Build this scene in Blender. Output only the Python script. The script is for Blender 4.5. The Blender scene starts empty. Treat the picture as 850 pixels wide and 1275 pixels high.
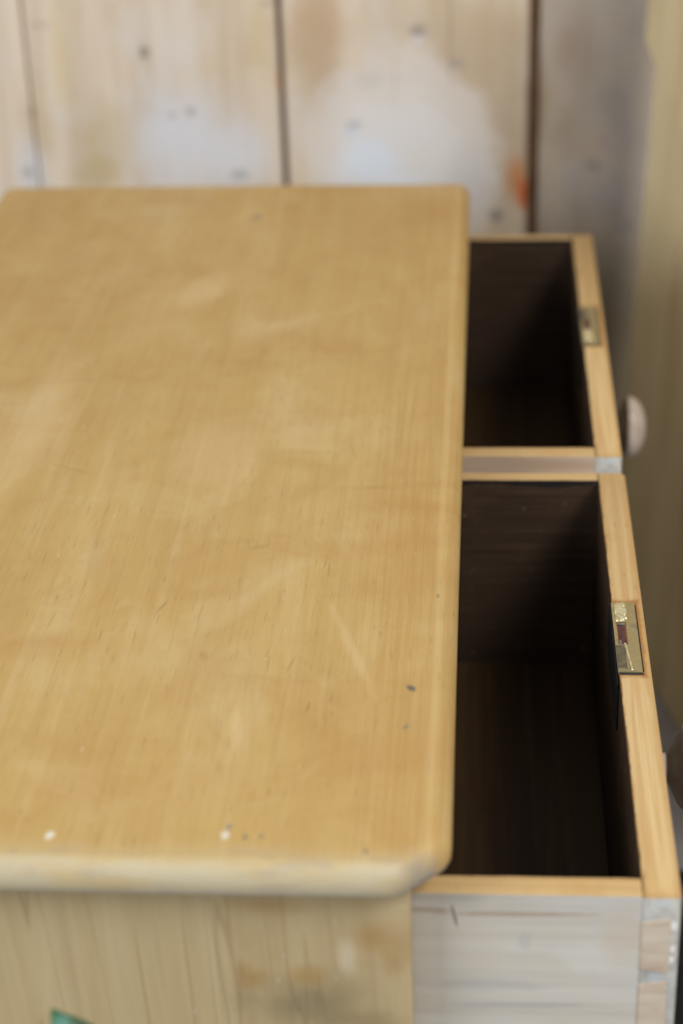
import bpy, bmesh, math, random
from mathutils import Vector, Matrix, noise as mnoise

random.seed(7)
S = bpy.context.scene
C = S.collection

# ------------------------------------------------------------------ camera
cam_d = bpy.data.cameras.new('camera')
cam = bpy.data.objects.new('camera', cam_d)
C.objects.link(cam)
_r = Vector((0.997202, 0.067601, -0.031896))
_u = Vector((-0.003611, 0.469782, 0.882775))
_b = Vector((0.07466, -0.88019, 0.468712))
m = Matrix((_r, _u, _b)).transposed().to_4x4()
m.translation = Vector((0, 0, 1.26))
cam.matrix_world = m
cam_d.sensor_fit = 'VERTICAL'
cam_d.sensor_height = 36.0
cam_d.lens = 36.0 * 2398.8 / 1275.0
cam_d.clip_start = 0.05
cam_d.clip_end = 100
cam_d.dof.use_dof = True
cam_d.dof.focus_distance = 1.27
cam_d.dof.aperture_fstop = 3.7
S.camera = cam

# ------------------------------------------------------------------ light
W = bpy.data.worlds.new('World')
S.world = W
W.use_nodes = True
W.node_tree.nodes['Background'].inputs[0].default_value = (0.86, 0.93, 1.0, 1)
W.node_tree.nodes['Background'].inputs[1].default_value = 0.42


def area(name, loc, aim, sx, sy, power, col):
    d = bpy.data.lights.new(name, 'AREA')
    d.shape = 'RECTANGLE'
    d.size, d.size_y, d.energy, d.color = sx, sy, power, col
    o = bpy.data.objects.new(name, d)
    C.objects.link(o)
    o.location = loc
    o.rotation_euler = (Vector(aim) - Vector(loc)).to_track_quat('-Z', 'Y').to_euler()
    return o


area('key_light', (1.6, -0.2, 2.95), (-0.1, 1.5, 0.5), 1.2, 1.2, 80, (1.0, 0.985, 0.945))  # soft daylight key from the upper right, no window modelled
area('left_fill_light', (-2.7, -0.9, 2.2), (0.0, 1.7, 0.6), 1.7, 1.9, 84, (0.93, 0.965, 1.0))  # added soft fill from the left, no doorway known there

S.view_settings.view_transform = 'Standard'
S.view_settings.look = 'None'
S.view_settings.exposure = 0.0
S.view_settings.gamma = 1.0
S.cycles.max_bounces = 8


# ------------------------------------------------------------------ node helper
class Mat:
    def __init__(self, name, off=(0, 0, 0), rough=0.6, spec=0.3, metal=0.0):
        self.m = bpy.data.materials.new(name)
        self.m.use_nodes = True
        self.t = self.m.node_tree
        self.n, self.l = self.t.nodes, self.t.links
        self.p = self.n['Principled BSDF']
        self.p.inputs['Roughness'].default_value = rough
        self.p.inputs['Specular IOR Level'].default_value = spec
        self.p.inputs['Metallic'].default_value = metal
        tc = self.n.new('ShaderNodeTexCoord')
        self.co = self.vm('ADD', tc.outputs['Object'], off)

    def put(self, sock, v):
        if isinstance(v, bpy.types.NodeSocket):
            self.l.new(v, sock)
        elif v is not None:
            if isinstance(v, (tuple, list)) and len(v) == 3 and sock.type == 'RGBA':
                v = (*v, 1)
            sock.default_value = v

    def vm(self, op, a, b=None, scale=None):
        k = self.n.new('ShaderNodeVectorMath')
        k.operation = op
        self.put(k.inputs[0], a)
        if b is not None:
            self.put(k.inputs[1], b)
        if scale is not None:
            self.put(k.inputs['Scale'], scale)
        return k.outputs['Value'] if op in ('LENGTH', 'DOT_PRODUCT') else k.outputs['Vector']

    def ma(self, op, a, b=None, c=None):
        k = self.n.new('ShaderNodeMath')
        k.operation = op
        self.put(k.inputs[0], a)
        if b is not None:
            self.put(k.inputs[1], b)
        if c is not None:
            self.put(k.inputs[2], c)
        return k.outputs[0]

    def sep(self, v=None):
        k = self.n.new('ShaderNodeSeparateXYZ')
        self.put(k.inputs[0], v if v is not None else self.co)
        return k.outputs

    def noise(self, scale=(1, 1, 1), detail=3, rough=0.55, co=None, dist=0.0, shift=(0, 0, 0)):
        v = self.vm('MULTIPLY', co if co is not None else self.co, scale)
        v = self.vm('ADD', v, shift)
        k = self.n.new('ShaderNodeTexNoise')
        k.inputs['Scale'].default_value = 1.0
        k.inputs['Detail'].default_value = detail
        k.inputs['Roughness'].default_value = rough
        k.inputs['Distortion'].default_value = dist
        self.l.new(v, k.inputs['Vector'])
        return k.outputs['Fac']

    def vor(self, scale, co=None, feature='F1'):
        v = self.vm('MULTIPLY', co if co is not None else self.co, scale)
        k = self.n.new('ShaderNodeTexVoronoi')
        k.feature = feature
        k.inputs['Scale'].default_value = 1.0
        self.l.new(v, k.inputs['Vector'])
        return k.outputs['Distance']

    def ss(self, v, a, b, lo=0.0, hi=1.0):
        k = self.n.new('ShaderNodeMapRange')
        k.interpolation_type = 'SMOOTHSTEP'
        self.put(k.inputs['Value'], v)
        if a > b:
            a, b, lo, hi = b, a, hi, lo
        for nm, x in (('From Min', a), ('From Max', b), ('To Min', lo), ('To Max', hi)):
            k.inputs[nm].default_value = x
        return k.outputs['Result']

    def mix(self, fac, a, b):
        k = self.n.new('ShaderNodeMix')
        k.data_type = 'RGBA'
        self.put(k.inputs[0], fac)
        self.put(k.inputs[6], a)
        self.put(k.inputs[7], b)
        return k.outputs[2]

    def ramp(self, fac, stops):
        k = self.n.new('ShaderNodeValToRGB')
        e = k.color_ramp.elements
        while len(e) < len(stops):
            e.new(0.5)
        for x, (p, c) in zip(e, stops):
            x.position = p
            x.color = (*c, 1)
        self.l.new(fac, k.inputs[0])
        return k.outputs[0]

    def blob(self, c, r, soft=0.5, ragged=0.0, rscale=60, rot=None, co=None):
        """1 inside an ellipsoid round c (radii r), falling to 0 at its rim; ragged = how uneven the rim is"""
        v = self.vm('SUBTRACT', co if co is not None else self.co, c)
        if rot:
            k = self.n.new('ShaderNodeVectorRotate')
            k.rotation_type = 'AXIS_ANGLE'
            k.inputs['Axis'].default_value = rot[0]
            k.inputs['Angle'].default_value = rot[1]
            self.l.new(v, k.inputs['Vector'])
            v = k.outputs[0]
        v = self.vm('DIVIDE', v, r)
        d = self.vm('LENGTH', v)
        if ragged:
            n = self.noise((rscale,) * 3, 3, 0.6)
            d = self.ma('ADD', d, self.ma('MULTIPLY', self.ma('SUBTRACT', n, 0.5), ragged * 2))
        return self.ss(d, 1.0, 1.0 - soft)

    def done(self, col, bump=None, bstr=0.2, bdist=0.001, rough=None):
        self.put(self.p.inputs['Base Color'], col)
        if rough is not None:
            self.put(self.p.inputs['Roughness'], rough)
        if bump is not None:
            k = self.n.new('ShaderNodeBump')
            k.inputs['Strength'].default_value = bstr
            k.inputs['Distance'].default_value = bdist
            self.put(k.inputs['Height'], bump)
            self.l.new(k.outputs[0], self.p.inputs['Normal'])
        return self.m


BIG = 9.0
CH = Vector((-0.26, 1.363, 0.0))          # chest origin
DR = Vector((0.10, 1.0928, 0.388))        # first drawer origin
WL = Vector((0.0, 2.16, 0.0))             # wall origin
Z = (0, 0, 1)
Y = (0, 1, 0)


# ------------------------------------------------------------------ materials
def mat_top():
    M = Mat('golden_varnished_wood', CH, 0.5, 0.28)
    streak = M.noise((22, 1.3, 5), 4, 0.6, dist=0.3)
    fine = M.noise((330, 7, 40), 3, 0.6)
    fine2 = M.noise((120, 3.5, 40), 3, 0.6, shift=(3, 1, 0))
    blotch = M.noise((9, 4.2, 4), 3, 0.55, shift=(2.3, 5.1, 0), dist=0.6)
    cross = M.noise((8, 26, 4), 3, 0.5, shift=(7, 2, 0), dist=0.8)
    col = M.ramp(streak, [(0.25, (0.452, 0.286, 0.098)), (0.5, (0.480, 0.313, 0.113)), (0.75, (0.506, 0.342, 0.132))])
    col = M.mix(M.ss(blotch, 0.46, 0.68, 0, 0.42), col, (0.42, 0.26, 0.092))
    col = M.mix(M.ss(blotch, 0.46, 0.30, 0, 0.5), col, (0.53, 0.385, 0.19))
    col = M.mix(M.ss(cross, 0.54, 0.72, 0, 0.24), col, (0.40, 0.225, 0.07))
    col = M.mix(M.ss(fine, 0.50, 0.68, 0, 0.22), col, (0.36, 0.20, 0.065))
    col = M.mix(M.ss(fine2, 0.52, 0.72, 0, 0.22), col, (0.59, 0.44, 0.235))
    ring = M.noise((9, 0.55, 3), 2, 0.5, dist=0.5, shift=(4, 7, 0))
    wave = M.ma('SINE', M.ma('MULTIPLY', ring, 120.0))
    col = M.mix(M.ss(wave, 0.35, 1.0, 0, 0.09), col, (0.37, 0.215, 0.075))
    m1 = M.noise((16, 11, 5), 4, 0.6, shift=(11, 4, 0), dist=0.8)
    col = M.mix(M.ss(m1, 0.50, 0.68, 0, 0.38), col, (0.41, 0.236, 0.074))
    col = M.mix(M.ss(m1, 0.47, 0.32, 0, 0.30), col, (0.545, 0.395, 0.185))
    m2 = M.noise((60, 26, 20), 3, 0.6, shift=(2, 14, 0))
    col = M.mix(M.ss(m2, 0.54, 0.72, 0, 0.22), col, (0.40, 0.24, 0.08))
    pores = M.noise((520, 42, 60), 2, 0.5, shift=(7, 1, 0))
    col = M.mix(M.ss(pores, 0.60, 0.74, 0, 0.40), col, (0.31, 0.18, 0.065))
    # straighter, stronger grain along the front edge strip
    x = M.sep()[0]
    strip = M.ss(x, -0.10, -0.055)
    sg = M.noise((420, 4, 40), 2, 0.5, shift=(9, 0, 0))
    col = M.mix(M.ma('MULTIPLY', M.ss(sg, 0.45, 0.65, 0, 0.4), strip), col, (0.40, 0.215, 0.06))
    # orange patches
    for c, r, a in [((-0.06, 1.16), (0.04, 0.035), .5), ((-0.055, 1.21), (0.05, 0.02), .45), ((-0.10, 1.145), (0.05, 0.02), .35),
                    ((-0.30, 1.02), (0.10, 0.03), .35), ((-0.07, 0.90), (0.05, 0.05), .35), ((-0.13, 1.50), (0.05, .03), .4),
                    ((-0.30, 1.88), (0.12, 0.03), .35), ((-0.05, 1.86), (0.08, 0.04), .3), ((-.20, .87), (.11, .03), .35)]:
        f = M.blob((*c, 0.62), (*r, BIG), 1.0, 0.45, 40)
        col = M.mix(M.ma('MULTIPLY', f, a * .8), col, (0.40, 0.21, 0.06))
    # pale rubbed streaks
    for c, r, ang, a in [((-0.083, 1.02), (0.0055, 0.075), 0.31, .25), ((-.255, 1.63), (.03, .06), -.25, .35), ((-.20, 1.29), (.05, .09), 0, .25),
                         ((-.145, .93), (.005, .035), .1, .3), ((-.35, 1.35), (.03, .15), 0, .3)]:
        f = M.blob((*c, 0.62), (*r, BIG), 0.8, 0.3, 60, rot=(Z, -ang))
        col = M.mix(M.ma('MULTIPLY', f, a), col, (0.66, 0.49, 0.27))
    # flecks and short scratches
    fl = M.noise((260, 34, 60), 2, 0.5, shift=(1, 8, 0))
    col = M.mix(M.ss(fl, 0.71, 0.80, 0, 0.4), col, (0.20, 0.11, 0.045))
    fl2 = M.noise((190, 60, 60), 2, 0.5, shift=(5, 3, 0))
    col = M.mix(M.ss(fl2, 0.71, 0.80, 0, 0.3), col, (0.74, 0.62, 0.40))
    for c, r, ang, dark, a in [
            ((-0.0444, 0.9759), (0.0034, 0.0058), 0.5, (0.09, 0.085, 0.08), .85), ((-0.0462, 0.9349), (0.0022, 0.005), -.3, (0.17, 0.15, 0.12), .6),
            ((-0.229, 1.829), (0.008, 0.010), 0, (0.20, 0.185, 0.16), .7), ((-0.2352, 0.8273), (0.0036, 0.0056), 0, (0.66, 0.62, 0.49), .9),
            ((-0.1398, 0.8298), (0.0034, 0.005), 0, (0.64, 0.60, 0.48), .85), ((-0.1385, 0.8375), (0.0025, 0.004), 0, (0.2, 0.2, 0.19), .7),
            ((-0.1287, 0.8285), (0.002, 0.0045), 0, (0.16, 0.15, 0.12), .6), ((-0.12, 0.829), (0.002, 0.004), 0, (0.2, 0.17, 0.12), .5),
            ((-0.063, 0.818), (0.0016, 0.003), 0, (0.10, 0.07, 0.04), .8), ((-0.031, 1.0857), (0.0014, 0.004), 0, (0.12, 0.08, 0.04), .7),
            ((-0.406, 1.70), (0.0014, 0.05), -.75, (0.25, 0.17, 0.09), .6), ((-.175, 1.01), (.004, .010), .3, (.26, .15, .06), .5),
            ((-.155, 1.15), (.012, .004), .4, (.3, .17, .06), .6), ((-.21, 1.07), (.0015, .012), -.3, (.22, .13, .05), .7),
            ((-.33, 1.43), (.05, .006), .12, (.38, .23, .09), .4), ((-.27, 1.46), (.04, .006), .1, (.38, .23, .09), .35),
            ((-.31, 1.27), (.03, .0025), -.5, (.33, .19, .07), .45), ((-.1, 1.3), (.0012, .02), .2, (.25, .14, .05), .5),
            ((-.12, 1.0), (.0012, .014), -.25, (.25, .14, .05), .6), ((-.08, 1.24), (.012, .0025), .2, (.28, .15, .05), .55)]:
        f = M.blob((*c, 0.62), (*r, BIG), 0.7, 0.45, 330, rot=(Z, -ang))
        col = M.mix(M.ma('MULTIPLY', f, a * (.55 if dark[0] > .2 and dark[0] < .4 else 1)), col, dark)
    # worn pale edge along the near end, faint line along the front edge
    xyz = M.sep()
    wob = M.ma('MULTIPLY', M.ma('SUBTRACT', M.noise((18, 60, 60), 3), 0.5), 0.014)
    yy = M.ma('ADD', xyz[1], wob)
    near = M.ss(yy, 0.828, 0.806)
    col = M.mix(M.ma('MULTIPLY', near, 0.5), col, (0.50, 0.405, 0.225))
    wornx = M.noise((40, 90, 90), 3, 0.6, shift=(0, 4, 0))
    col = M.mix(M.ma('MULTIPLY', near, M.ss(wornx, 0.50, 0.66, 0, 0.75)), col, (0.40, 0.30, 0.185))
    lip = M.ma('MULTIPLY', M.ss(yy, 0.811, 0.8035), 0.6)
    lip = M.ma('MULTIPLY', lip, M.ss(M.noise((14, 60, 60), 4, 0.65, shift=(8, 0, 3)), 0.36, 0.58, 0.35, 1.0))
    col = M.mix(lip, col, (0.50, 0.465, 0.355))
    edge = M.ss(M.ma('ABSOLUTE', M.ma('SUBTRACT', xyz[0], -0.0305)), 0.004, 0.001)
    col = M.mix(M.ma('MULTIPLY', edge, 0.22), col, (0.64, 0.47, 0.23))
    # under part of the moulded edge: grubby; chipped front corner
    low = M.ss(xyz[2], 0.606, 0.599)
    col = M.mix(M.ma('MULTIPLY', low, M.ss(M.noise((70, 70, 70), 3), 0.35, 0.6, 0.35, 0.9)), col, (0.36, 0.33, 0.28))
    chip = M.blob((-0.033, 0.812, 0.607), (0.030, 0.016, 0.016), 1.0, 0.7, 120)
    col = M.mix(M.ma('MULTIPLY', chip, 0.9), col, (0.33, 0.285, 0.235))
    chip2 = M.blob((-0.028, 0.8125, 0.6015), (0.016, 0.012, 0.005), 0.8, 0.7, 200)
    col = M.mix(M.ma('MULTIPLY', chip2, 0.85), col, (0.14, 0.12, 0.11))
    h = M.ma('ADD', M.ma('MULTIPLY', fine, 0.35), M.ma('MULTIPLY', M.noise((30, 12, 20), 3), 0.9))
    rough = M.ss(blotch, 0.3, 0.7, 0.44, 0.58)
    return M.done(col, h, 0.12, 0.0012, rough)


def mat_side():
    M = Mat('worn_pine_end_panel', CH, 0.62, 0.22)
    warp = M.vm('ADD', M.co, None)
    x, y, z = M.sep()
    # lines lean a little: shear x by height
    k = M.n.new('ShaderNodeCombineXYZ')
    M.put(k.inputs[0], M.ma('ADD', x, M.ma('MULTIPLY', z, 0.05)))
    M.put(k.inputs[1], y)
    M.put(k.inputs[2], z)
    co = k.outputs[0]
    g = M.noise((48, 30, 3.5), 4, 0.55, co=co, dist=0.5)
    f = M.noise((190, 60, 6), 3, 0.6, co=co)
    lines = M.noise((62, 20, 2.2), 1, 0.4, co=co, shift=(4, 0, 2), dist=0.9)
    b = M.noise((11, 9, 14), 3, 0.5, shift=(1, 1, 4))
    col = M.ramp(g, [(0.25, (0.41, 0.30, 0.155)), (0.52, (0.46, 0.348, 0.188)), (0.78, (0.51, 0.40, 0.23))])
    col = M.mix(M.ss(f, 0.52, 0.7, 0, 0.35), col, (0.33, 0.245, 0.145))
    band = M.ss(M.ma('ABSOLUTE', M.ma('SUBTRACT', lines, 0.5)), 0.020, 0.003)
    col = M.mix(M.ma('MULTIPLY', band, 0.5), col, (0.30, 0.19, 0.095))
    col = M.mix(M.ss(b, 0.52, 0.68, 0, 0.5), col, (0.36, 0.23, 0.095))
    for c, r, cc, a in [((-0.0995, 0.512), (0.045, 0.028), (0.21, 0.165, 0.09), .75), ((-0.128, 0.531), (0.014, 0.012), (0.33, 0.19, 0.055), .6),
                        ((-0.0985, 0.533), (0.016, 0.01), (0.36, 0.21, 0.06), .6), ((-0.06, 0.56), (0.018, 0.014), (0.34, 0.2, 0.07), .7),
                        ((-0.05, 0.545), (0.010, 0.018), (0.35, 0.21, 0.08), .6), ((-0.115, 0.582), (0.03, 0.008), (0.36, 0.22, 0.08), .6),
                        ((-0.075, 0.548), (0.007, 0.016), (0.58, 0.5, 0.36), .6), ((-0.06, 0.50), (0.02, 0.012), (0.25, 0.18, 0.09), .5)]:
        fb = M.blob((c[0], 0.818, c[1]), (r[0] * 1.2, BIG, r[1] * 1.2), 1.0, 0.45, 42)
        col = M.mix(M.ma('MULTIPLY', fb, a), col, cc)
    col = M.mix(M.ss(M.noise((150, 40, 90), 2, shift=(3, 3, 3)), 0.70, 0.78, 0, 0.3), col, (0.6, 0.55, 0.45))
    return M.done(col, M.ma('ADD', f, band), 0.15, 0.001)


def mat_pine_top(name='sanded_pine_edge', along='y', halo=True):
    """freshly sanded upper edges of the drawer boards"""
    M = Mat(name, DR, 0.55, 0.25)
    sc = (260, 7, 60) if along == 'y' else (7, 300, 60)
    sc2 = (90, 2.2, 30) if along == 'y' else (2.2, 110, 30)
    g = M.noise(sc2, 3, 0.6, dist=0.4)
    f = M.noise(sc, 3, 0.6)
    col = M.ramp(g, [(0.3, (0.478, 0.302, 0.128)), (0.5, (0.545, 0.366, 0.166)), (0.7, (0.60, 0.425, 0.210))])
    col = M.mix(M.ss(f, 0.5, 0.68, 0, 0.4), col, (0.44, 0.235, 0.08))
    rings = M.noise((70, 1.3, 30) if along == 'y' else (1.3, 90, 30), 2, 0.5, dist=0.6, shift=(6, 6, 0))
    wave = M.ma('SINE', M.ma('MULTIPLY', rings, 46.0))
    col = M.mix(M.ss(wave, 0.45, 1.0, 0, 0.28), col, (0.42, 0.215, 0.07))
    mot = M.noise((34, 22, 30), 3, 0.6, shift=(2, 9, 0))
    col = M.mix(M.ss(mot, 0.52, 0.7, 0, 0.4), col, (0.46, 0.27, 0.10))
    # old dark varnish caught on the inner arris
    rag = M.ma('MULTIPLY', M.ma('SUBTRACT', M.noise((45, 45, 20), 3, 0.6), 0.5), 0.0030)
    if along == 'y':
        e = M.ma('ADD', M.ma('SUBTRACT', M.sep()[0], 0.0862), rag)
        col = M.mix(M.ma('MULTIPLY', M.ss(e, 0.0011, 0.0004), 0.9), col, (0.035, 0.022, 0.013))
    else:
        yv = M.sep()[1]
        e = M.ma('MINIMUM', M.ma('ABSOLUTE', M.ma('SUBTRACT', yv, 0.8532)), M.ma('ABSOLUTE', M.ma('SUBTRACT', yv, 1.3354)))
        col = M.mix(M.ma('MULTIPLY', M.ss(M.ma('ADD', e, rag), 0.0013, 0.0005), 0.85), col, (0.04, 0.026, 0.016))
    if halo:
        # orange stain that bled round the lock mortise and along the inner arris
        x, y, z = M.sep()
        dx = M.ma('SUBTRACT', x, 0.1025)
        dy = M.ma('SUBTRACT', M.ma('ABSOLUTE', M.ma('SUBTRACT', y, 1.1052)), 0.0437)
        n = M.ma('MULTIPLY', M.ma('SUBTRACT', M.noise((90, 90, 90), 3), 0.5), 0.004)
        d = M.ma('ADD', M.ma('MAXIMUM', dx, M.ma('MULTIPLY', dy, 0.42)), n)
        halo_f = M.ma('MULTIPLY', M.ss(d, 0.0034, 0.0008), 0.85)
        col = M.mix(halo_f, col, (0.31, 0.135, 0.034))
        inn = M.ma('ADD', M.ma('SUBTRACT', x, 0.0862), M.ma('MULTIPLY', M.noise((60, 45, 60), 3), 0.006))
        col = M.mix(M.ma('MULTIPLY', M.ss(inn, 0.0052, 0.0028), 0.55), col, (0.34, 0.17, 0.05))
        oe = M.ma('MULTIPLY', M.ss(M.ma('ADD', x, M.ma('MULTIPLY', M.noise((60, 30, 60), 3), 0.004)), 0.1045, 0.1075), 0.4)
        col = M.mix(oe, col, (0.40, 0.215, 0.07))
        endb = M.ss(M.ma('ADD', y, M.ma('MULTIPLY', M.noise((120, 60, 60), 3), 0.012)), 0.851, 0.842)
        col = M.mix(M.ma('MULTIPLY', endb, 0.5), col, (0.42, 0.22, 0.07))
    fl = M.noise((220, 60, 60), 2, 0.5, shift=(4, 4, 0))
    col = M.mix(M.ss(fl, 0.68, 0.76, 0, 0.5), col, (0.28, 0.15, 0.06))
    return M.done(col, f, 0.10, 0.0008)


def mat_grey_side():
    """bleached outside of the drawer boards"""
    M = Mat('bleached_grey_board', DR, 0.7, 0.2)
    g = M.noise((3.0, 30, 55), 4, 0.6, dist=0.5)
    f = M.noise((9, 60, 240), 3, 0.6)
    b = M.noise((14, 14, 22), 3, 0.5, shift=(2, 0, 3))
    col = M.ramp(g, [(0.28, (0.46, 0.42, 0.365)), (0.5, (0.52, 0.48, 0.42)), (0.72, (0.58, 0.545, 0.485))])
    col = M.mix(M.ss(b, 0.52, 0.66, 0, 0.6), col, (0.50, 0.495, 0.49))
    col = M.mix(M.ss(b, 0.46, 0.33, 0, 0.5), col, (0.52, 0.465, 0.38))
    col = M.mix(M.ss(f, 0.54, 0.7, 0, 0.25), col, (0.38, 0.345, 0.30))
    for c, r, ang, cc, a in [((0.02, 0.5637), (0.060, 0.0020), 0.012, (0.36, 0.26, 0.175), .75), ((-0.030, 0.5655), (0.018, 0.0025), 0, (0.30, 0.23, 0.16), .6),
                             ((-0.0167, 0.562), (0.0012, 0.0118), 0.20, (0.13, 0.12, 0.105), .9), ((0.022, 0.545), (0.005, 0.008), 0, (0.36, 0.355, 0.345), .35),
                             ((0.0, 0.512), (0.05, 0.006), 0, (0.36, 0.35, 0.34), .4), ((0.02, 0.498), (0.05, 0.003), .03, (0.33, 0.32, 0.31), .4),
                             ((0.06, 0.535), (0.03, 0.015), 0, (0.58, 0.56, 0.52), .5), ((-.022, .575), (.03, .006), 0, (.36, .33, .28), .6),
                             ((0.075, 0.552), (0.016, 0.03), 0, (0.52, 0.43, 0.33), .5)]:
        fb = M.blob((c[0], 0.837, c[1]), (r[0], BIG, r[1]), 0.6, 0.35, 120, rot=(Y, ang))
        col = M.mix(M.ma('MULTIPLY', fb, a), col, cc)
    return M.done(col, f, 0.2, 0.001)


def mat_front_end():
    M = Mat('grey_end_grain', DR, 0.75, 0.2)
    n = M.noise((150, 60, 110), 4, 0.65)
    b = M.noise((50, 40, 40), 3, 0.5)
    col = M.ramp(n, [(0.3, (0.30, 0.285, 0.255)), (0.5, (0.43, 0.41, 0.37)), (0.7, (0.55, 0.53, 0.485))])
    col = M.mix(M.ss(b, 0.5, 0.7, 0, 0.7), col, (0.40, 0.43, 0.44))
    col = M.mix(M.ss(b, 0.42, 0.3, 0, 0.6), col, (0.28, 0.25, 0.21))
    for c, r, cc in [((0.1035, 0.5575), (0.0022, 0.0045), (0.72, 0.72, 0.72)), ((0.1035, 0.541), (0.002, 0.003), (0.72, 0.70, 0.65)),
                     ((0.103, 0.5335), (0.0024, 0.003), (0.78, 0.77, 0.72)), ((0.097, 0.573), (0.007, 0.0035), (0.46, 0.48, 0.47))]:
        col = M.mix(M.ma('MULTIPLY', M.blob((c[0], .837, c[1]), (r[0], BIG, r[1]), .5, .4, 300), .85), col, cc)
    return M.done(col, n, 0.3, 0.001)


def mat_tail():
    M = Mat('raw_dovetail_wood', DR, 0.7, 0.2)
    g = M.noise((18, 60, 170), 3, 0.6)
    col = M.ramp(g, [(0.3, (0.46, 0.365, 0.275)), (0.5, (0.54, 0.445, 0.345)), (0.7, (0.58, 0.495, 0.40))])
    b = M.noise((60, 60, 90), 3, 0.6, shift=(5, 5, 5))
    col = M.mix(M.ss(b, 0.55, 0.7, 0, 0.6), col, (0.40, 0.27, 0.185))
    return M.done(col, g, 0.2, 0.001)


def mat_dark():
    """dark stained drawer inside"""
    M = Mat('dark_stained_inside', DR, 0.62, 0.25)
    f = M.noise((8, 60, 200), 3, 0.6)
    b = M.noise((22, 22, 30), 4, 0.6)
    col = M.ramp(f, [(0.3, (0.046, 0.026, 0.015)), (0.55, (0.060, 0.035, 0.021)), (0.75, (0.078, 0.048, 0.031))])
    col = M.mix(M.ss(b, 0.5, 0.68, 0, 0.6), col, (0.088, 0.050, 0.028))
    # blacker, ragged rim of old varnish at the top arris
    z = M.sep()[2]
    zz = M.ma('ADD', z, M.ma('MULTIPLY', M.noise((28, 28, 10), 4, 0.65, shift=(3, 1, 0)), 0.012))
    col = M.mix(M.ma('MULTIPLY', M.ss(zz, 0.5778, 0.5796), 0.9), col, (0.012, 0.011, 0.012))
    sp = M.noise((150, 150, 150), 2, 0.5, shift=(9, 9, 9))
    col = M.mix(M.ss(sp, 0.72, 0.78, 0, 0.6), col, (0.35, 0.33, 0.30))
    return M.done(col, f, 0.25, 0.001)


def mat_base():
    M = Mat('dark_stained_drawer_base', DR, 0.6, 0.25)
    g = M.noise((75, 3, 20), 4, 0.6, dist=0.4)
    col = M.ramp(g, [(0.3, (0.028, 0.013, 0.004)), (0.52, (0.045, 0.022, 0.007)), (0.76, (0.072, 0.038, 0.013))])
    return M.done(col, g, 0.2, 0.001)


def mat_front_face():
    M = Mat('bleached_front_face', DR, 0.65, 0.2)
    g = M.noise((60, 3, 90), 4, 0.6)
    col = M.ramp(g, [(0.3, (0.30, 0.26, 0.2)), (0.6, (0.46, 0.41, 0.34)), (0.8, (0.55, 0.51, 0.46))])
    return M.done(col, g, 0.2, 0.001)


def mat_brass():
    M = Mat('aged_brass', DR, 0.42, 0.5, 0.85)
    n = M.noise((240, 240, 240), 4, 0.6)
    b = M.noise((70, 70, 70), 2, 0.5)
    col = M.ramp(n, [(0.3, (0.50, 0.42, 0.22)), (0.6, (0.56, 0.475, 0.26)), (0.8, (0.62, 0.53, 0.30))])
    col = M.mix(M.ss(b, 0.5, 0.66, 0, 0.55), col, (0.30, 0.28, 0.20))
    return M.done(col, n, 0.12, 0.0004, M.ss(b, 0.3, 0.7, 0.34, 0.5))


def mat_solder():
    M = Mat('rough_brass_casting', DR, 0.36, 0.5, 0.7)
    n = M.noise((420, 300, 300), 4, 0.6)
    col = M.ramp(n, [(0.3, (0.55, 0.46, 0.24)), (0.6, (0.85, 0.77, 0.50)), (0.8, (0.95, 0.90, 0.70))])
    return M.done(col, n, 0.45, 0.0006)


def mat_iron(name, c1, c2, rough=0.5, metal=0.5):
    M = Mat(name, DR, rough, 0.4, metal)
    n = M.noise((160, 160, 160), 4, 0.6)
    return M.done(M.ramp(n, [(0.35, c1), (0.7, c2)]), n, 0.4, 0.0008)


def mat_knob():
    M = Mat('limed_wood_knob', DR, 0.42, 0.35)
    n = M.noise((40, 160, 40), 4, 0.6)
    col = M.ramp(n, [(0.3, (0.42, 0.33, 0.27)), (0.55, (0.52, 0.43, 0.37)), (0.75, (0.60, 0.53, 0.48))])
    back = M.ss(M.ma('ADD', M.sep()[0], M.ma('MULTIPLY', M.noise((90, 90, 90)), .0015)), 0.1318, 0.1302)
    back = M.ma('MULTIPLY', back, M.ss(M.sep()[0], 0.1175, 0.1195))
    col = M.mix(back, col, (0.075, 0.047, 0.028))  # dark brown on the back of the head paints in its shade
    return M.done(col, n, 0.15, 0.001)


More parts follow.
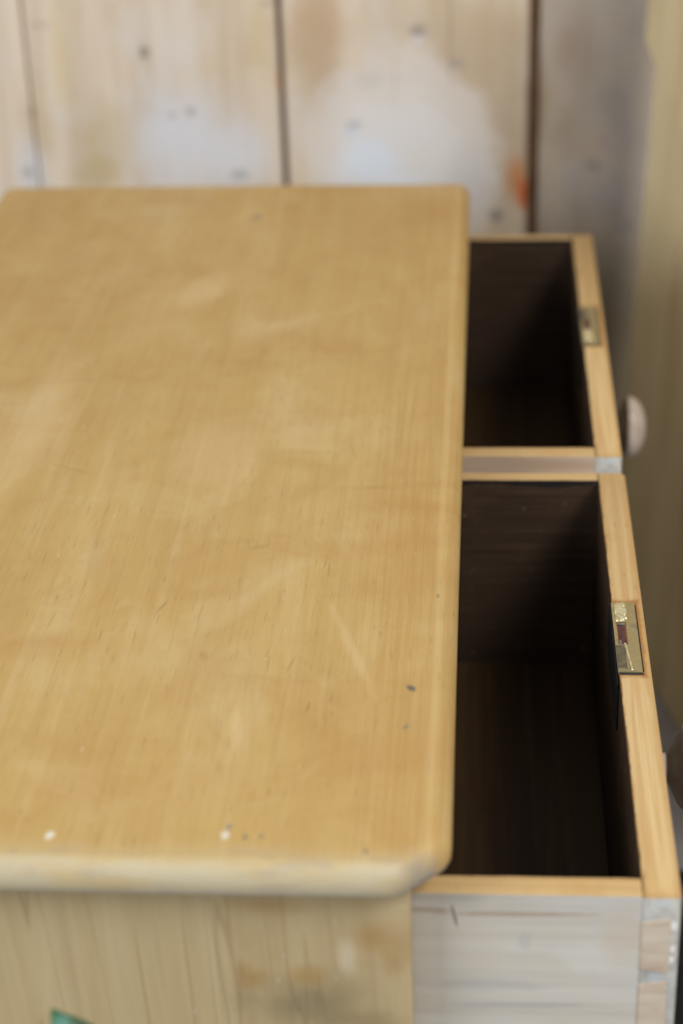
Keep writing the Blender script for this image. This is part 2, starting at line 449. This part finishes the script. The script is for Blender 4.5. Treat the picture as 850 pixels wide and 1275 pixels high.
def mat_planks():
    M = Mat('limewashed_planks', WL, 0.72, 0.2)
    oi = M.n.new('ShaderNodeObjectInfo')
    rnd = M.vm('SCALE', (7.3, 3.1, 5.7), scale=oi.outputs['Random'])
    co = M.vm('ADD', M.co, rnd)
    g = M.noise((26, 20, 1.6), 4, 0.55, co=co, dist=0.6)
    f = M.noise((130, 40, 4), 3, 0.6, co=co)
    b = M.noise((9, 6, 6), 4, 0.6, shift=(3, 2, 1))
    b2 = M.noise((14, 6, 9), 3, 0.6, shift=(8, 2, 6))
    col = M.ramp(g, [(0.28, (0.50, 0.385, 0.27)), (0.5, (0.61, 0.505, 0.39)), (0.72, (0.68, 0.585, 0.475))])
    col = M.mix(M.ss(f, 0.5, 0.7, 0, 0.25), col, (0.45, 0.33, 0.22))
    # limewash / bleached patches
    col = M.mix(M.ss(b, 0.48, 0.66, 0, 0.5), col, (0.60, 0.57, 0.545))
    col = M.mix(M.ss(b2, 0.52, 0.7, 0, 0.55), col, (0.50, 0.375, 0.235))
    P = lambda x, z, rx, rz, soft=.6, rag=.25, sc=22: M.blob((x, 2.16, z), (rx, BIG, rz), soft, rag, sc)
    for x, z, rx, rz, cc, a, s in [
            (-.35, .60, .095, .10, (.61, .62, .66), .85, .9), (-.29, .57, .06, .075, (.63, .635, .67), .75, .9), (-.535, .56, .03, .06, (.55, .58, .63), .6, .8),
            (-.35, .73, .09, .06, (.64, .58, .52), .55, .9), (-.445, .60, .05, .07, (.49, .38, .22), .6, .9), (-.455, .56, .045, .03, (.44, .33, .16), .6, .8),
            (-.487, .70, .014, .09, (.60, .48, .28), .6, .7), (-.255, .72, .02, .08, (.58, .46, .28), .6, .8),
            (-.19, .73, .045, .07, (.50, .33, .20), .65, .9), (-.06, .73, .11, .05, (.52, .41, .27), .5, .9), (.03, .68, .022, .12, (.46, .36, .24), .6, .8),
            (-.19, .70, .05, .12, (.47, .345, .225), .85, .8), (-.02, .69, .085, .10, (.46, .355, .24), .85, .8), (.02, .58, .035, .13, (.45, .35, .25), .7, .8),
            (-.100, .575, .124, .152, (.64, .58, .53), .85, .25), (-.108, .56, .104, .128, (.70, .685, .68), .7, .5), (-.135, .57, .055, .045, (.66, .72, .81), .8, .8),
            (-.10, .535, .05, .03, (.70, .76, .85), .6, .8), (-.02, .55, .04, .06, (.58, .56, .56), .6, .8),
            (.12, .66, .05, .10, (.42, .36, .31), .6, .9), (.088, .70, .022, .035, (.48, .31, .20), .6, .9), (.062, .64, .012, .05, (.42, .28, .13), .7, .9),
            (.13, .53, .05, .05, (.42, .425, .45), .6, .9), (.15, .60, .03, .05, (.40, .405, .42), .5, .9), (.10, .555, .02, .03, (.50, .49, .52), .5, .9),
            (.165, .50, .045, .32, (.20, .18, .165), .6, .9), (.10, .70, .03, .06, (.42, .32, .25), .6, .9), (.14, .64, .03, .03, (.30, .29, .28), .6, .9), (.09, .60, .02, .05, (.36, .26, .17), .5, .9),  # the tall dark one paints shade beside the door; others are mottling
            (.034, .548, .020, .044, (.50, .215, .085), .9, .9), (.042, .530, .010, .030, (.60, .12, .022), 1.0, .7), (.034, .556, .010, .010, (.55, .24, .08), .6, .9)]:
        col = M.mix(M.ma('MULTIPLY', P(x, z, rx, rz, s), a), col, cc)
    col = M.mix(M.ma('MULTIPLY', M.ss(M.sep()[0], .05, .06), .55), col, (.30, .245, .20))  # fourth plank toned darker to paint in the shade by the door
    low_shade = M.ma('MULTIPLY', M.ma('MULTIPLY', M.ss(M.sep()[0], .05, .06), M.ss(M.ma('ADD', M.sep()[2], M.ma('MULTIPLY', M.noise((12, 12, 12), 4, .6), .12)), .60, .42)), .8)
    col = M.mix(low_shade, col, (.14, .108, .06))  # shade low on the fourth plank, painted as olive brown
    sm = M.ss(M.ma('ABSOLUTE', M.ma('SUBTRACT', M.sep()[0], .0524)), .016, .004)
    col = M.mix(M.ma('MULTIPLY', sm, M.ss(M.noise((30, 8, 9), 3), .35, .6, .2, .75)), col, (.22, .15, .10))
    sm2 = M.ss(M.ma('ABSOLUTE', M.ma('SUBTRACT', M.sep()[0], -.234)), .010, .002)
    col = M.mix(M.ma('MULTIPLY', sm2, .5), col, (.34, .235, .16))
    # knots
    for x, z, rx, rz, cc, a in [
            (-.3888, .7015, .008, .011, (.16, .13, .125), .9), (-.341, .632, .008, .007, (.25, .235, .24), .8), (-.362, .629, .006, .005, (.27, .26, .265), .7),
            (-.2885, .5566, .013, .009, (.27, .265, .26), .75), (-.5255, .633, .010, .008, (.36, .26, .20), .6), (-.5387, .561, .009, .009, (.22, .20, .19), .7),
            (-.505, .735, .016, .006, (.40, .30, .22), .6), (-.0779, .7215, .013, .010, (.23, .185, .19), .85), (-.0779, .711, .008, .006, (.62, .63, .70), .8),
            (-.0358, .6828, .011, .009, (.30, .26, .27), .75), (-.1532, .6147, .012, .006, (.30, .32, .37), .75), (-.158, .604, .008, .008, (.48, .58, .72), .7),
            (.0104, .504, .011, .011, (.17, .15, .16), .85), (.1216, .5641, .012, .012, (.22, .205, .21), .8), (.163, .488, .012, .010, (.20, .195, .185), .7),
            (.131, .59, .008, .012, (.40, .26, .22), .6), (-.135, .665, .02, .012, (.48, .47, .44), .5), (-.105, .66, .003, .02, (.42, .41, .38), .5),
            (-.245, .755, .015, .006, (.35, .26, .18), .6), (.163, .72, .012, .02, (.34, .29, .26), .5), (-.237, .667, .008, .014, (.60, .33, .16), .6),
            (.155, .40, .014, .02, (.2, .16, .13), .6), (.12, .44, .02, .02, (.28, .22, .18), .5)]:
        col = M.mix(M.ma('MULTIPLY', P(x, z, rx * 1.25, rz * 1.25, .95, .4, 90), a * .82), col, cc)
    # check line down the third board
    ln = M.ss(M.ma('ABSOLUTE', M.ma('SUBTRACT', M.sep()[0], -0.0419)), 0.0030, 0.0005)
    ln = M.ma('MULTIPLY', ln, M.ss(M.sep()[2], 0.64, 0.69))
    col = M.mix(M.ma('MULTIPLY', ln, 0.55), col, (0.30, 0.24, 0.19))
    return M.done(col, M.ma('ADD', f, g), 0.3, 0.0015)


def mat_door():
    M = Mat('yellowed_pine_boards', (0, 0, 0), 0.62, 0.22)
    oi = M.n.new('ShaderNodeObjectInfo')
    co = M.vm('ADD', M.co, M.vm('SCALE', (7.3, 3.1, 5.7), scale=oi.outputs['Random']))
    g = M.noise((26, 26, 1.6), 4, 0.55, co=co, dist=0.5)
    f = M.noise((110, 110, 4), 3, 0.6, co=co)
    col = M.ramp(g, [(0.3, (0.58, 0.455, 0.25)), (0.5, (0.66, 0.535, 0.315)), (0.72, (0.72, 0.60, 0.38))])
    col = M.mix(M.ss(f, 0.5, 0.7, 0, 0.3), col, (0.34, 0.24, 0.09))
    return M.done(col, f, 0.2, 0.001)


def simple(name, stops, scale, rough=0.7, spec=0.2, bstr=0.3, off=(0, 0, 0), metal=0):
    M = Mat(name, off, rough, spec, metal)
    n = M.noise(scale, 4, 0.6)
    return M.done(M.ramp(n, stops), n, bstr, 0.002)


def mat_leaf():
    M = Mat('glossy_leaf', (0, 0, 0), 0.28, 0.5)
    n = M.noise((60, 60, 20), 3, 0.5)
    col = M.ramp(n, [(0.3, (0.025, 0.11, 0.03)), (0.6, (0.045, 0.18, 0.05)), (0.8, (0.07, 0.24, 0.08))])
    col = M.mix(M.ma('MULTIPLY', M.blob((0.050, 0.116, 0.588), (0.009, 0.012, 0.008), 0.9, 0.2, 120), 0.75), col, (0.27, 0.56, 0.47))  # pale teal sheen painted near the leaf tip
    return M.done(col, n, 0.2, 0.001)


UNDER = simple('shaded_brown_underside', [(0.3, (0.24, 0.155, 0.06)), (0.7, (0.34, 0.23, 0.10))], (6, 60, 60))  # darker brown that paints shade on the underside of the brace
RAW = simple('raw_pinkish_board', [(0.3, (0.46, 0.33, 0.235)), (0.5, (0.56, 0.425, 0.32)), (0.72, (0.62, 0.50, 0.40))], (4, 30, 60))
TOP, SIDE, GREY, END, TAIL, DARK = mat_top(), mat_side(), mat_grey_side(), mat_front_end(), mat_tail(), mat_dark()
PINE_Y, PINE_X = mat_pine_top(), mat_pine_top('sanded_pine_side_edge', 'x', False)
BASE, FACE, BRASS, SOLDER, KNOB = mat_base(), mat_front_face(), mat_brass(), mat_solder(), mat_knob()
IRON = mat_iron('blackened_iron', (0.010, 0.012, 0.013), (0.035, 0.04, 0.042))
RUST = mat_iron('rusty_bolt', (0.075, 0.025, 0.022), (0.15, 0.06, 0.055), 0.45, 0.3)
STEEL = mat_iron('worn_steel', (0.20, 0.21, 0.21), (0.45, 0.46, 0.46), 0.35, 0.9)
DULL = mat_iron('tarnished_brass', (0.16, 0.145, 0.10), (0.30, 0.27, 0.18), 0.4, 0.8)
PLANK, DOOR, LEAF = mat_planks(), mat_door(), mat_leaf()
BACK = simple('dark_brown_backing', [(0.3, (0.27, 0.155, 0.085)), (0.7, (0.38, 0.235, 0.14))], (8, 8, 30))
FLOOR = simple('grey_concrete', [(0.3, (0.34, 0.325, 0.325)), (0.5, (0.43, 0.415, 0.415)), (0.72, (0.52, 0.505, 0.50))], (9, 9, 9))
FLOOR_SHADE = simple('black_floor_shade', [(0.3, (0.010, 0.011, 0.013)), (0.7, (0.022, 0.023, 0.027))], (120, 120, 120), 0.6)  # near-black of the sheet standing in for floor shade
CLAY = simple('terracotta', [(0.3, (0.33, 0.13, 0.07)), (0.7, (0.45, 0.20, 0.11))], (20, 20, 20))
SOIL = simple('potting_soil', [(0.3, (0.02, 0.014, 0.01)), (0.7, (0.06, 0.042, 0.03))], (80, 80, 80))


# ------------------------------------------------------------------ mesh helpers
def empty(name, loc, parent=None, ploc=(0, 0, 0)):
    o = bpy.data.objects.new(name, None)
    o.empty_display_size = 0.05
    C.objects.link(o)
    o.location = Vector(loc) - Vector(ploc)
    o.parent = parent
    return o


def link(name, bm, mats, parent=None, smooth=None):
    me = bpy.data.meshes.new(name)
    bm.normal_update()
    bm.to_mesh(me)
    bm.free()
    for x in mats:
        me.materials.append(x)
    if smooth is not None:
        for p in me.polygons:
            p.use_smooth = True
        me.set_sharp_from_angle(angle=math.radians(smooth))
    o = bpy.data.objects.new(name, me)
    C.objects.link(o)
    o.parent = parent
    return o


def box_bm(lo, hi, org, idx=None, bev=0.001, segs=2):
    """box with bevelled arrises; idx maps '+x','-x',... to material slots"""
    bm = bmesh.new()
    lo, hi = Vector(lo) - Vector(org), Vector(hi) - Vector(org)
    bmesh.ops.create_cube(bm, size=1.0, matrix=Matrix.Translation((lo + hi) / 2) @ Matrix.Diagonal((*(hi - lo), 1)))
    bm.normal_update()
    for f in bm.faces:
        n = f.normal
        i = max(range(3), key=lambda k: abs(n[k]))
        key = ('+' if n[i] > 0 else '-') + 'xyz'[i]
        f.material_index = (idx or {}).get(key, (idx or {}).get('*', 0))
    if bev:
        bmesh.ops.bevel(bm, geom=list(bm.edges), offset=bev, segments=segs, profile=0.5, affect='EDGES')
    return bm


def extrude_bm(pts, axis, a, b, org, bev=0.0):
    """polygon pts (2D) extruded along axis from a to b"""
    bm = bmesh.new()
    def P(p, t):
        v = [p[0], p[1]]
        v.insert(axis, t)
        return Vector(v) - Vector(org)
    A = [bm.verts.new(P(p, a)) for p in pts]
    B = [bm.verts.new(P(p, b)) for p in pts]
    bm.faces.new(A)
    bm.faces.new(B)
    n = len(pts)
    for i in range(n):
        bm.faces.new((A[i], A[(i + 1) % n], B[(i + 1) % n], B[i]))
    bmesh.ops.recalc_face_normals(bm, faces=list(bm.faces))
    if bev:
        bmesh.ops.bevel(bm, geom=list(bm.edges), offset=bev, segments=2, profile=0.5, affect='EDGES')
    return bm


def round_rect(x0, x1, y0, y1, r, n=8):
    """corner centres with radii r = (x1y0, x1y1, x0y1, x0y0), counter-clockwise"""
    out = []
    for (cx, cy, sx, sy, rr, a0) in ((x1, y0, -1, 1, r[0], -90), (x1, y1, -1, -1, r[1], 0), (x0, y1, 1, -1, r[2], 90), (x0, y0, 1, 1, r[3], 180)):
        c = Vector((cx + sx * rr, cy + sy * rr))
        for k in range(n + 1):
            a = math.radians(a0 + 90 * k / n)
            out.append((c, Vector((math.cos(a), math.sin(a))), rr))
    return out


def top_bm(outline, prof, org):
    """closed slab: prof = [(inset, z)] from top to bottom"""
    bm = bmesh.new()
    rings = []
    for d, z in prof:
        rings.append([bm.verts.new(Vector((*(c + dr * max(rr - d, 0.0004)), z)) - Vector(org)) if rr > d else
                      bm.verts.new(Vector((*(c + dr * 0.0004 + Vector((math.copysign(0, dr.x), 0))), z)) - Vector(org)) for c, dr, rr in outline])
    n = len(outline)
    bm.faces.new(rings[0])
    bm.faces.new(list(reversed(rings[-1])))
    for A, B in zip(rings, rings[1:]):
        for i in range(n):
            bm.faces.new((A[i], B[i], B[(i + 1) % n], A[(i + 1) % n]))
    bmesh.ops.recalc_face_normals(bm, faces=list(bm.faces))
    return bm


def lathe_bm(prof, org, axis='x', n=40):
    """prof = [(t, r)] along the axis through org (origin kept at org)"""
    bm = bmesh.new()
    rings = []
    for t, r in prof:
        rg = []
        for k in range(n):
            a = 2 * math.pi * k / n
            v = (t, r * math.cos(a), r * math.sin(a)) if axis == 'x' else (r * math.cos(a), r * math.sin(a), t)
            rg.append(bm.verts.new(Vector(org) + Vector(v)))
        rings.append(rg)
    for A, B in zip(rings, rings[1:]):
        for k in range(n):
            bm.faces.new((A[k], A[(k + 1) % n], B[(k + 1) % n], B[k]))
    bm.faces.new(rings[0])
    bm.faces.new(rings[-1])
    bmesh.ops.recalc_face_normals(bm, faces=list(bm.faces))
    return bm


def tag(o, label=None, cat=None, group=None, kind=None):
    for k, v in (('label', label), ('category', cat), ('group', group), ('kind', kind)):
        if v:
            o[k] = v
    return o


# ------------------------------------------------------------------ setting: floor
bm = bmesh.new()
bmesh.ops.create_grid(bm, x_segments=2, y_segments=2, size=6)
fl = link('floor', bm, [FLOOR])
tag(fl, kind='structure')

# ------------------------------------------------------------------ plank wall
wall = empty('plank_wall', WL)
tag(wall, 'wall of wide pale limewashed vertical planks with knots, behind the chest', 'wall', kind='thing')
joints = [-1.39, -1.10, -0.8155, -0.5255, -0.2340, 0.0524, 0.3420, 0.63, 0.92]
gaps = [.006, .006, .005, .0020, .0050, .0120, .006, .006, .006]
for i in range(len(joints) - 1):
    a, b = joints[i] + gaps[i] / 2, joints[i + 1] - gaps[i + 1] / 2
    dy = random.uniform(-0.0015, 0.0015)
    bmp = box_bm((a, 2.16 + dy, 0.0), (b, 2.174 + dy, 2.2), WL, bev=0.0028, segs=2)
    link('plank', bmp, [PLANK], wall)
link('backing_board', box_bm((-1.39, 2.1765, 0.0), (0.92, 2.20, 2.2), WL, bev=0), [BACK], wall)

# ------------------------------------------------------------------ chest of drawers
chest = empty('chest_of_drawers', CH)
tag(chest, 'golden pine chest of drawers with its two top drawers pulled out', 'chest of drawers')
XF, XB = -0.0401, -0.495
ol = round_rect(-0.509, -0.0178, 0.8025, 1.9345, (0.034, 0.017, 0.016, 0.03), 10)
# the near front corner is clipped at 45 degrees with softened ends
_x1, _y0, _L, _r8 = -0.0178, 0.8025, 0.027, 0.020
_t8 = _r8 * math.tan(math.radians(22.5))
clip = []
for c, a0 in ((Vector((_x1 - _L - _t8, _y0 + _r8)), -90), (Vector((_x1 - _r8, _y0 + _L + _t8)), -45)):
    for k in range(6):
        a = math.radians(a0 + 45 * k / 5)
        clip.append((c, Vector((math.cos(a), math.sin(a))), _r8))
ol = clip + ol[11:]
prof = []
for k in range(9):
    a = math.radians(90 * k / 8)
    prof.append((0.0095 * (1 - math.sin(a)), 0.62 - 0.0120 * (1 - math.cos(a))))
prof += [(0.0004, 0.6030), (0.0018, 0.6002), (0.006, 0.5990)]
link('table_top', top_bm(ol, prof, CH), [TOP], chest, 40)
link('side_panel', box_bm((XB, 0.8179, 0.06), (XF, 0.8358, 0.5990), CH, bev=0.0012), [SIDE], chest)
link('side_panel', box_bm((XB, 1.8902, 0.06), (XF, 1.9082, 0.5990), CH, bev=0.0012), [SIDE], chest)
link('back_panel', box_bm((XB - 0.010, 0.8179, 0.06), (XB, 1.9082, 0.5990), CH, bev=0.001), [SIDE], chest)
link('top_rail', box_bm((XF - 0.03, 0.8358, 0.5795), (XF, 1.8902, 0.5990), CH, bev=0.001), [SIDE], chest)
link('divider', box_bm((XF - 0.03, 1.3520, 0.386), (XF, 1.3740, 0.5795), CH, bev=0.001), [SIDE], chest)
link('drawer_rail', box_bm((XB, 0.8358, 0.366), (XF, 1.8902, 0.386), CH, bev=0.001), [SIDE], chest)
link('lower_front', box_bm((XF - 0.025, 0.8358, 0.08), (XF - 0.003, 1.8902, 0.366), CH, bev=0.001), [SIDE], chest)
for yy in (0.8179, 1.8502):
    link('foot', box_bm((XB + .002, yy + .001, 0), (XF - .002, yy + 0.055, 0.06), CH, bev=0.003), [SIDE], chest)

# ---- one drawer, then its copy
N0, N1, ZT, ZB = 0.8370, 1.3486, 0.5773, 0.388
FI, FO = 0.0862, 0.1072
drawer = empty('drawer', DR, chest, CH)
drawer['label'] = 'nearer pulled-out drawer with sharp brass lock plate'
# front: plan outline with softened outer corners
r = 0.0055
pts = [(FI, N0), (FO - 0.0025, N0), (FO - 0.0007, N0 + 0.0007), (FO, N0 + 0.0025)]
pts += [(FO, N1 - r)] + [(FO - r + r * math.cos(math.radians(a)), N1 - r + r * math.sin(math.radians(a))) for a in (20, 40, 60, 80)] + [(FO - r - 0.001, N1), (FI, N1)]
bm = extrude_bm(pts, 2, ZB - 0.002, ZT, DR)
bm.normal_update()
for f in bm.faces:
    n = f.normal
    f.material_index = 0 if n.z > .9 else 1 if n.x > .5 else 2 if abs(n.y) > .5 else 3 if n.x < -.5 else 1
bmesh.ops.bevel(bm, geom=[e for e in bm.edges if abs(e.verts[0].co.z - e.verts[1].co.z) < 1e-4], offset=0.0009, segments=2, profile=.5, affect='EDGES')
link('drawer_front', bm, [PINE_Y, FACE, END, DARK], drawer, 35)
XR = -0.372
link('side_board', box_bm((XR, N0, ZB), (FI - 0.0002, N0 + 0.0160, ZT), DR, {'+z': 0, '-y': 1, '*': 2}, .0002), [PINE_X, GREY, DARK], drawer)
link('side_board', box_bm((XR, N1 - 0.0130, ZB), (FI - 0.0002, N1, ZT - 0.0003), DR, {'+z': 0, '+y': 1, '*': 2}, .0002), [PINE_X, GREY, DARK], drawer)
link('back_board', box_bm((XR, N0 + .0162, ZB + .023), (XR + 0.012, N1 - .0132, ZT - .004), DR, {'+z': 0, '-x': 1, '*': 2}, .0009), [PINE_X, GREY, DARK], drawer)
for xa, xb in ((XR + 0.0122, -0.1302), (-0.1298, FI - 0.0004)):
    link('base_board', box_bm((xa, N0 + .0162, 0.4030), (xb, N1 - .0132, 0.4110), DR, bev=.0006, segs=1), [BASE], drawer)
# lapped dovetails: the tails of the near and far side board in the end of the front
for ys in (-1, 1):
    zt = ZT - 0.0150
    for h in (0.0385, 0.0385, 0.0385, 0.030):
        zb = zt - h
        tp = [(FI - 0.0001, zt - 0.0028), (FI + 0.0158, zt), (FI + 0.0158, zb), (FI - 0.0001, zb + 0.0028)]
        ya, yb = (N0 - 0.0007, N0 + 0.004) if ys < 0 else (N1 - 0.004, N1 + 0.0005)
        link('dovetail', extrude_bm(tp, 1, ya, yb, DR, 0.0004), [TAIL], drawer)
        zt = zb - 0.0058
# lock, let into the top of the front
LY0, LY1, LX0, LX1 = 1.0615, 1.1490, 0.0857, 0.1015
bm = bmesh.new()
hx0, hx1, hy0, hy1 = LX0 + 0.0020, LX0 + 0.0086, 1.0950, 1.1235
xs, ys_ = [LX0, hx0, hx1, LX1], [LY0, hy0, hy1, LY1]
zt, zb = ZT + 0.0010, ZT - 0.0012
grid = {}
for lvl, zz in enumerate((zb, zt)):
    for i, xx in enumerate(xs):
        for j, yy in enumerate(ys_):
            grid[i, j, lvl] = bm.verts.new(Vector((xx, yy, zz)) - DR)
for i in range(3):
    for j in range(3):
        if (i, j) == (1, 1):
            continue
        for lvl in (0, 1):
            bm.faces.new((grid[i, j, lvl], grid[i + 1, j, lvl], grid[i + 1, j + 1, lvl], grid[i, j + 1, lvl]))
def wallq(i0, j0, i1, j1):
    bm.faces.new((grid[i0, j0, 0], grid[i1, j1, 0], grid[i1, j1, 1], grid[i0, j0, 1]))
for i in range(3):
    wallq(i, 0, i + 1, 0); wallq(i, 3, i + 1, 3); wallq(0, i, 0, i + 1); wallq(3, i, 3, i + 1)
for q in ((1, 1, 2, 1), (1, 2, 2, 2), (1, 1, 1, 2), (2, 1, 2, 2)):
    wallq(*q)
bmesh.ops.recalc_face_normals(bm, faces=list(bm.faces))
link('lock_plate', bm, [BRASS], drawer)
link('lock_case', box_bm((FI - 0.0014, 1.054, ZT - 0.040), (FI - 0.0002, 1.156, ZT - 0.004), DR, bev=.0008), [IRON], drawer)
link('lock_bolt', box_bm((hx0 + .0002, hy0 + .0003, ZT - 0.006), (hx1 - .0002, hy1 - .0003, ZT + 0.0003), DR, bev=.0012), [RUST], drawer)
link('bolt_lip', box_bm((hx0 + .0008, hy1 - .0032, ZT - 0.003), (hx1 - .0008, hy1 - .0010, ZT + 0.0010), DR, bev=.0004), [STEEL], drawer)
link('bolt_lip', box_bm((hx0 + .0006, hy0 + .0012, ZT - 0.003), (hx0 + .0026, hy0 + .0062, ZT + 0.0008), DR, bev=.0004), [STEEL], drawer)
# dark chase between plate and wood
link('mortise_gap', box_bm((LX1 + 0.0001, LY0 + .001, ZT - .001), (LX1 + 0.0010, LY1 - .0015, ZT + 0.0003), DR, bev=.0002, segs=1), [IRON], drawer)
link('mortise_gap', box_bm((LX0 + 0.001, LY0 - .0022, ZT - .001), (LX1 + 0.0008, LY0 - .0002, ZT + 0.0003), DR, bev=.0002, segs=1), [IRON], drawer)
# lumpy casting left on the plate
bm = bmesh.new()
for k in range(44):
    t = k / 43
    cx = LX0 + 0.0028 + 0.0062 * random.random()
    cy = 1.1265 + 0.0195 * t
    rr = random.uniform(0.0012, 0.0021)
    bmesh.ops.create_icosphere(bm, subdivisions=2, radius=1, matrix=Matrix.Translation(Vector((cx, cy, ZT + 0.0010)) - DR) @ Matrix.Diagonal((rr, rr * 1.7, rr * 0.75, 1)))
link('brass_lump', bm, [SOLDER], drawer, 60)
# ridge running from the hole to the near end of the plate
bm = box_bm((-0.0008, -0.0165, 0), (0.0008, 0.0165, 0.0008), (0, 0, 0), bev=.0003, segs=1)
bmesh.ops.rotate(bm, verts=list(bm.verts), cent=(0, 0, 0), matrix=Matrix.Rotation(math.radians(5), 3, 'Z'))
bmesh.ops.translate(bm, verts=list(bm.verts), vec=Vector((LX0 + .0078, 1.0795, ZT + .0010)) - DR)
link('plate_ridge', bm, [SOLDER], drawer)
link('plate_tongue', box_bm((LX0 + .0002, LY0 + .003, ZT + .0008), (LX0 + .0062, hy0 - .001, ZT + .0013), DR, bev=.0003, segs=1), [DULL], drawer)
# turned knob
kp = [(FO - 0.008, 0.0130), (FO + 0.0008, 0.0130), (FO + 0.0025, 0.0110), (FO + 0.0090, 0.0095), (FO + 0.0135, 0.0115), (FO + 0.0165, 0.0180),
      (FO + 0.0195, 0.0245), (FO + 0.0225, 0.0280), (FO + 0.0250, 0.0289), (FO + 0.0295, 0.0274), (FO + 0.0335, 0.0238),
      (FO + 0.0370, 0.0182), (FO + 0.0393, 0.0110), (FO + 0.0403, 0.0030)]
bm = lathe_bm([(t - DR.x, rr) for t, rr in kp], (0, 0, 0.481 - DR.z))
knob = link('knob', bm, [KNOB], drawer, 50)
knob.location.x = 0.004    # worked a little loose

# second drawer: the same parts, further along the chest
d2 = drawer.copy()
C.objects.link(d2)
d2.location.y += 0.5404
d2['label'] = 'farther pulled-out drawer, out of focus'
for ch in list(drawer.children):
    c = ch.copy()
    C.objects.link(c)
    c.parent = d2
    if ch.name == 'side_board' or ch.name.startswith('side_board'):
        c.material_slots[1].link = 'OBJECT'
        c.material_slots[1].material = RAW
    if ch.name.startswith('knob'):
        c.location.x = 0.0
    if ch.name.startswith('brass_lump'):
        c.location.y -= 0.056
    if ch.name.startswith('plate_tongue'):
        c.location.y += 0.050

# ------------------------------------------------------------------ pine door standing by the wall
DP = Vector((0.150, 2.10, 0.0))
door = empty('batten_door', DP)
tag(door, 'pale yellowed pine batten door with a diagonal brace, standing beside the drawers', 'door', kind='thing')
ang = math.atan2(-0.145, 0.038)
door.rotation_euler = (math.radians(-2.8), 0, ang)   # leans a little away from the chest
# local: +x runs along the door towards the viewer, -y... is the face turned to the chest
for k in range(6):
    bmp = box_bm((k * 0.118 + 0.0008, 0.0, 0.003), ((k + 1) * 0.118 - 0.0008, 0.022, 0.98), (0, 0, 0), bev=0.0015)
    link('door_board', bmp, [DOOR], door)
bm = extrude_bm([(0.004, 0.722), (0.704, 0.407), (0.704, 0.517), (0.004, 0.832)], 1, -0.015, -0.0002, (0, 0, 0))
bm.normal_update()
for f in bm.faces:
    f.material_index = 1 if f.normal.z < -.5 else 0
link('brace', bm, [DOOR, UNDER], door)
for z0 in (0.872,):
    link('ledge', box_bm((0.004, -0.020, z0), (0.704, -0.0002, z0 + 0.095), (0, 0, 0), bev=0.0025), [DOOR], door)

# ------------------------------------------------------------------ black sheet added for the floor shade below the drawers
bm = box_bm((-0.25, -0.16, 0.001), (0.25, 0.16, 0.008), (0, 0, 0), bev=0.002)
o = link('floor_shade_sheet', bm, [FLOOR_SHADE])
o.location = (0.24, 1.42, 0)
tag(o, 'black sheet added for the deep shade on the floor below the pulled-out drawers', 'sheet')

# ------------------------------------------------------------------ potted plant whose leaf tip shows at the lower edge
PL = Vector((-0.26, 0.60, 0.0))
plant = empty('potted_plant', PL)
tag(plant, 'glossy green plant with one leaf tip showing before the chest end panel', 'plant')
pot = [(0.0, 0.055), (0.004, 0.060), (0.10, 0.078), (0.100, 0.084), (0.125, 0.086), (0.126, 0.078), (0.108, 0.075), (0.107, 0.002)]
link('pot', lathe_bm(pot, (0, 0, 0), 'z', 32), [CLAY], plant, 40)
link('soil', lathe_bm([(0.1085, 0.0745), (0.111, 0.05), (0.112, 0.005)], (0, 0, 0), 'z', 24), [SOIL], plant, 60)


def leaf_bm(base, tip, wid, up, fold=0.25, n=9):
    """leaf blade with a folded midrib from base to tip, arched along up; plus its stalk to the soil"""
    bm = bmesh.new()
    base, tip, up = Vector(base), Vector(tip), Vector(up).normalized()
    ax = (tip - base)
    side = ax.cross(up).normalized()
    rows = []
    for i in range(n + 1):
        t = i / n
        w = wid * (math.sin(math.pi * min(1, t ** 0.75 * 0.97 + 0.03)) ** 0.8) if t < 1 else 0.0004
        c = base + ax * t + up * (0.10 * ax.length * math.sin(math.pi * t) - 0.03 * ax.length * t * t)
        rows.append([bm.verts.new(c + side * (w * s) + up * (abs(s) * w * fold)) for s in (-1, -.55, 0, .55, 1)])
    for A, B in zip(rows, rows[1:]):
        for k in range(4):
            bm.faces.new((A[k], A[k + 1], B[k + 1], B[k]))
    r = bmesh.ops.solidify(bm, geom=list(bm.faces), thickness=0.0009)
    bmesh.ops.recalc_face_normals(bm, faces=list(bm.faces))
    return bm


leaves = [((0.125, 0.075, 0.505), (0.045, 0.118, 0.5965), 0.030, (0.1, -0.80, 0.60)),
          ((-0.02, 0.02, 0.36), (-0.13, 0.03, 0.50), 0.034, (0.5, -0.3, 0.8)),
          ((0.02, -0.02, 0.34), (0.12, -0.06, 0.46), 0.034, (-0.4, 0.2, 0.8)),
          ((0.0, -0.03, 0.30), (-0.05, -0.15, 0.42), 0.033, (0.1, 0.5, 0.8)),
          ((0.02, 0.03, 0.28), (0.13, 0.08, 0.36), 0.033, (-0.4, -0.3, 0.9)),
          ((-0.02, 0.01, 0.24), (-0.14, -0.05, 0.30), 0.032, (0.3, 0.2, 0.9))]
for b, t, w, u in leaves:
    lf = link('leaf', leaf_bm(b, t, w, u), [LEAF], plant, 60)
    bm = bmesh.new()
    prev = None
    b = Vector(b)
    for i in range(7):
        q = i / 6
        c = Vector((b.x * q * q, b.y * q * q, 0.109 + (b.z - 0.109) * q))
        rr = 0.0042 - 0.002 * q
        ring = [bm.verts.new(c + Vector((rr * math.cos(a * math.pi / 4), rr * math.sin(a * math.pi / 4), 0))) for a in range(8)]
        if prev:
            for a in range(8):
                bm.faces.new((prev[a], prev[(a + 1) % 8], ring[(a + 1) % 8], ring[a]))
        prev = ring
    bm.faces.new(prev)
    link('stalk', bm, [LEAF], lf, 60)
